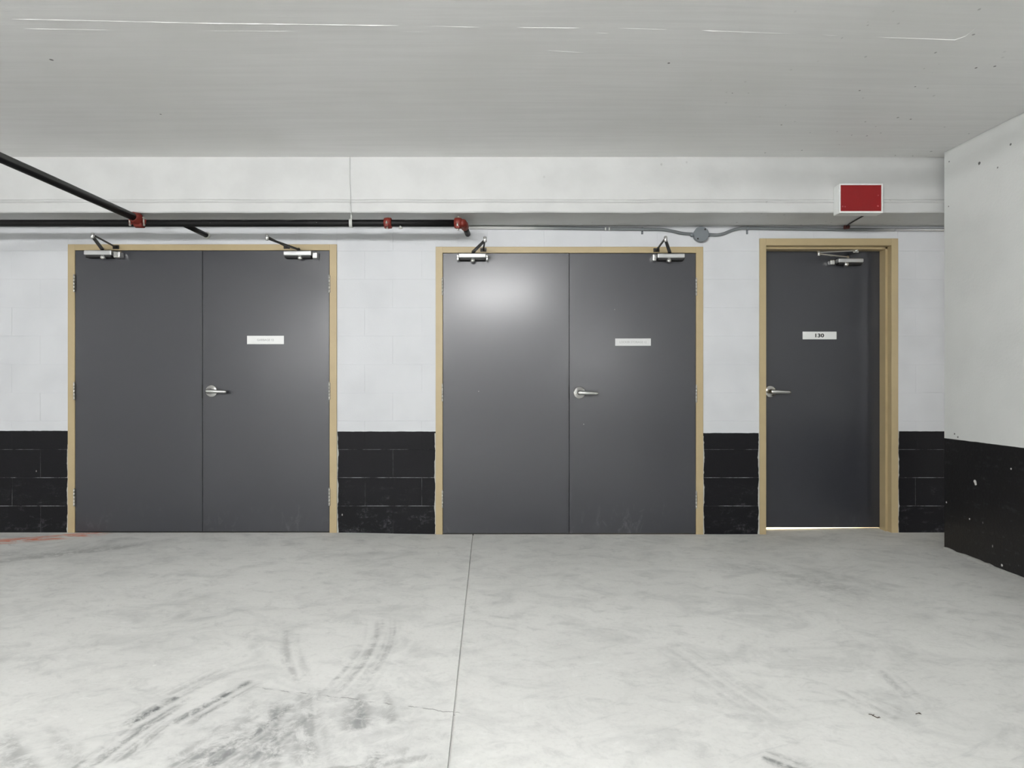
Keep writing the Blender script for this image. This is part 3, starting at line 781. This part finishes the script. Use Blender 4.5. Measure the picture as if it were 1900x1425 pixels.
jb = thing('junction_box', 'round grey electrical box in the conduit above the middle doors', 'electrical box', (jc[0], 0, jc[2]))
bm = B(); lathe(bm, (jc[0], -.001, jc[2]), (0, -1, 0), [(0, .050), (.003, .051), (.038, .051), (.040, .050)], 36)
for s in (-1, 1): lathe(bm, (jc[0] + s * .048, -.014, jc[2]), (s, 0, 0), [(0, .0145), (.014, .0145), (.016, .012), (.022, .0115)], 16)
obj('box_body', bm, M_jbox, jb)
bm = B(); lathe(bm, (jc[0], -.040, jc[2]), (0, -1, 0), [(0, .054), (.004, .0545), (.006, .052)], 36)
cv = obj('cover', bm, M_jbox, jb)
for a in (.9, .9 + PI):
    bm = B(); lathe(bm, (jc[0] + math.cos(a) * .042, -.046, jc[2] + math.sin(a) * .042), (0, -1, 0), [(0, .006), (.002, .006), (.0035, .003)], 12); obj('screw', bm, M_darkmet, cv)

# cable from the conduit up to the sign along the beam's underside
bm = B(); zz = BZ - .008
tube(bm, smooth_path([(2.318, -.025, 2.206), (2.312, -.06, zz), (2.302, -.15, zz), (2.294, -.27, zz), (2.290, -.335, zz)], 4), .0048, 10)
cb = thing('sign_cable', 'thin grey cable with dark red connector below the red sign', 'cable', (2.315, -.02, zz)); obj('cable', bm, M_darkmet, cb)
bm = B(); lathe(bm, (2.300, -.035, 2.203), (1, -.05, .05), [(0, .012), (.006, .015), (.013, .012), (.019, .015), (.026, .012), (.034, .014), (.036, .010)], 14); obj('connector', bm, M_rust, cb)

# ------------------------------------------------------------------ bits on the floor
def twig(pts_px, r, lab):
    c = ground(*pts_px[0][0]); t = thing('twig', lab, 'twig', (c[0], c[1], 0))
    bm = B()
    for line in pts_px:
        P = [(*ground(*p), r + .0005 + .002 * (i % 2)) for i, p in enumerate(line)]
        tube(bm, P, [r] * (len(P) - 1) + [r * .5], 8)
    obj('stem', bm, M_twig, t)
twig([[(1612, 1326), (1617, 1328), (1626, 1332), (1634, 1334)], [(1619, 1329), (1622, 1327.5)], [(1628, 1333), (1632, 1332)]], .0013, 'longer thin brown twig lying on the floor, the left of two')
twig([[(1699, 1325.5), (1704, 1325.5), (1710, 1326.5)], [(1705, 1323.5), (1709, 1326)]], .0013, 'short forked brown twig lying on the floor, the right of two')

# ------------------------------------------------------------------ lamps of the garage and an added fill row (behind and beside the viewer)
def lamp_mat(s):
    m = bpy.data.materials.new('lamp_glow'); m.use_nodes = True; nt = m.node_tree; b = nt.nodes['Principled BSDF']
    b.inputs['Base Color'].default_value = (.9, .9, .9, 1); b.inputs['Emission Color'].default_value = (1, 1, .995, 1); b.inputs['Emission Strength'].default_value = s
    return m
for i, (lx, ly, k) in enumerate(LAMPS):
    t = thing('ceiling_lamp', 'long white tube lamp hung from the ceiling ' + (['above the viewer', 'at the far left of the second row, added as unseen fill', 'left of centre in the second row, added as unseen fill', 'at the far right of the second row, added as unseen fill'][i] if i < 4 else 'in the %s row, %s' % (('third', 'rearmost')[(i - 4) // 3], ('to the left', 'in the middle', 'to the right')[(i - 4) % 3])), 'lamp', (lx, ly, CZ), group='strip lamps on the garage ceiling')
    zc = ceil_z(lx, ly)
    bm = B(); box(bm, lx - .62, lx + .62, ly - .035, ly + .035, zc - .085, zc - .055, .004)
    for sx in (-.45, .45): lathe(bm, (lx + sx, ly, zc - .0005), (0, 0, -1), [(0, .02), (.004, .02), (.005, .006), (.056, .006)], 10)
    for sx in (-.612, .612): box(bm, lx + sx - .008, lx + sx + .008, ly - .03, ly + .03, zc - .165, zc - .083, .002)
    obj('housing', bm, M_house, t)
    bm = B(); tube(bm, [(lx - .6, ly, zc - .130), (lx + .6, ly, zc - .130)], .026, 8); obj('tube', bm, lamp_mat(LAMP_POWER * k), t)
# lamp in the room behind the single door
al = bpy.data.lights.new('service_lamp', 'AREA'); al.shape = 'RECTANGLE'; al.size = 1.2; al.size_y = .3; al.energy = WARM_POWER; al.color = (1, .78, .48)
ao = bpy.data.objects.new('service_lamp', al); C.objects.link(ao); ao.location = (2.2, 1.3, 2.4)
tag(ao, 'warm lamp in the room behind the single door', 'lamp')
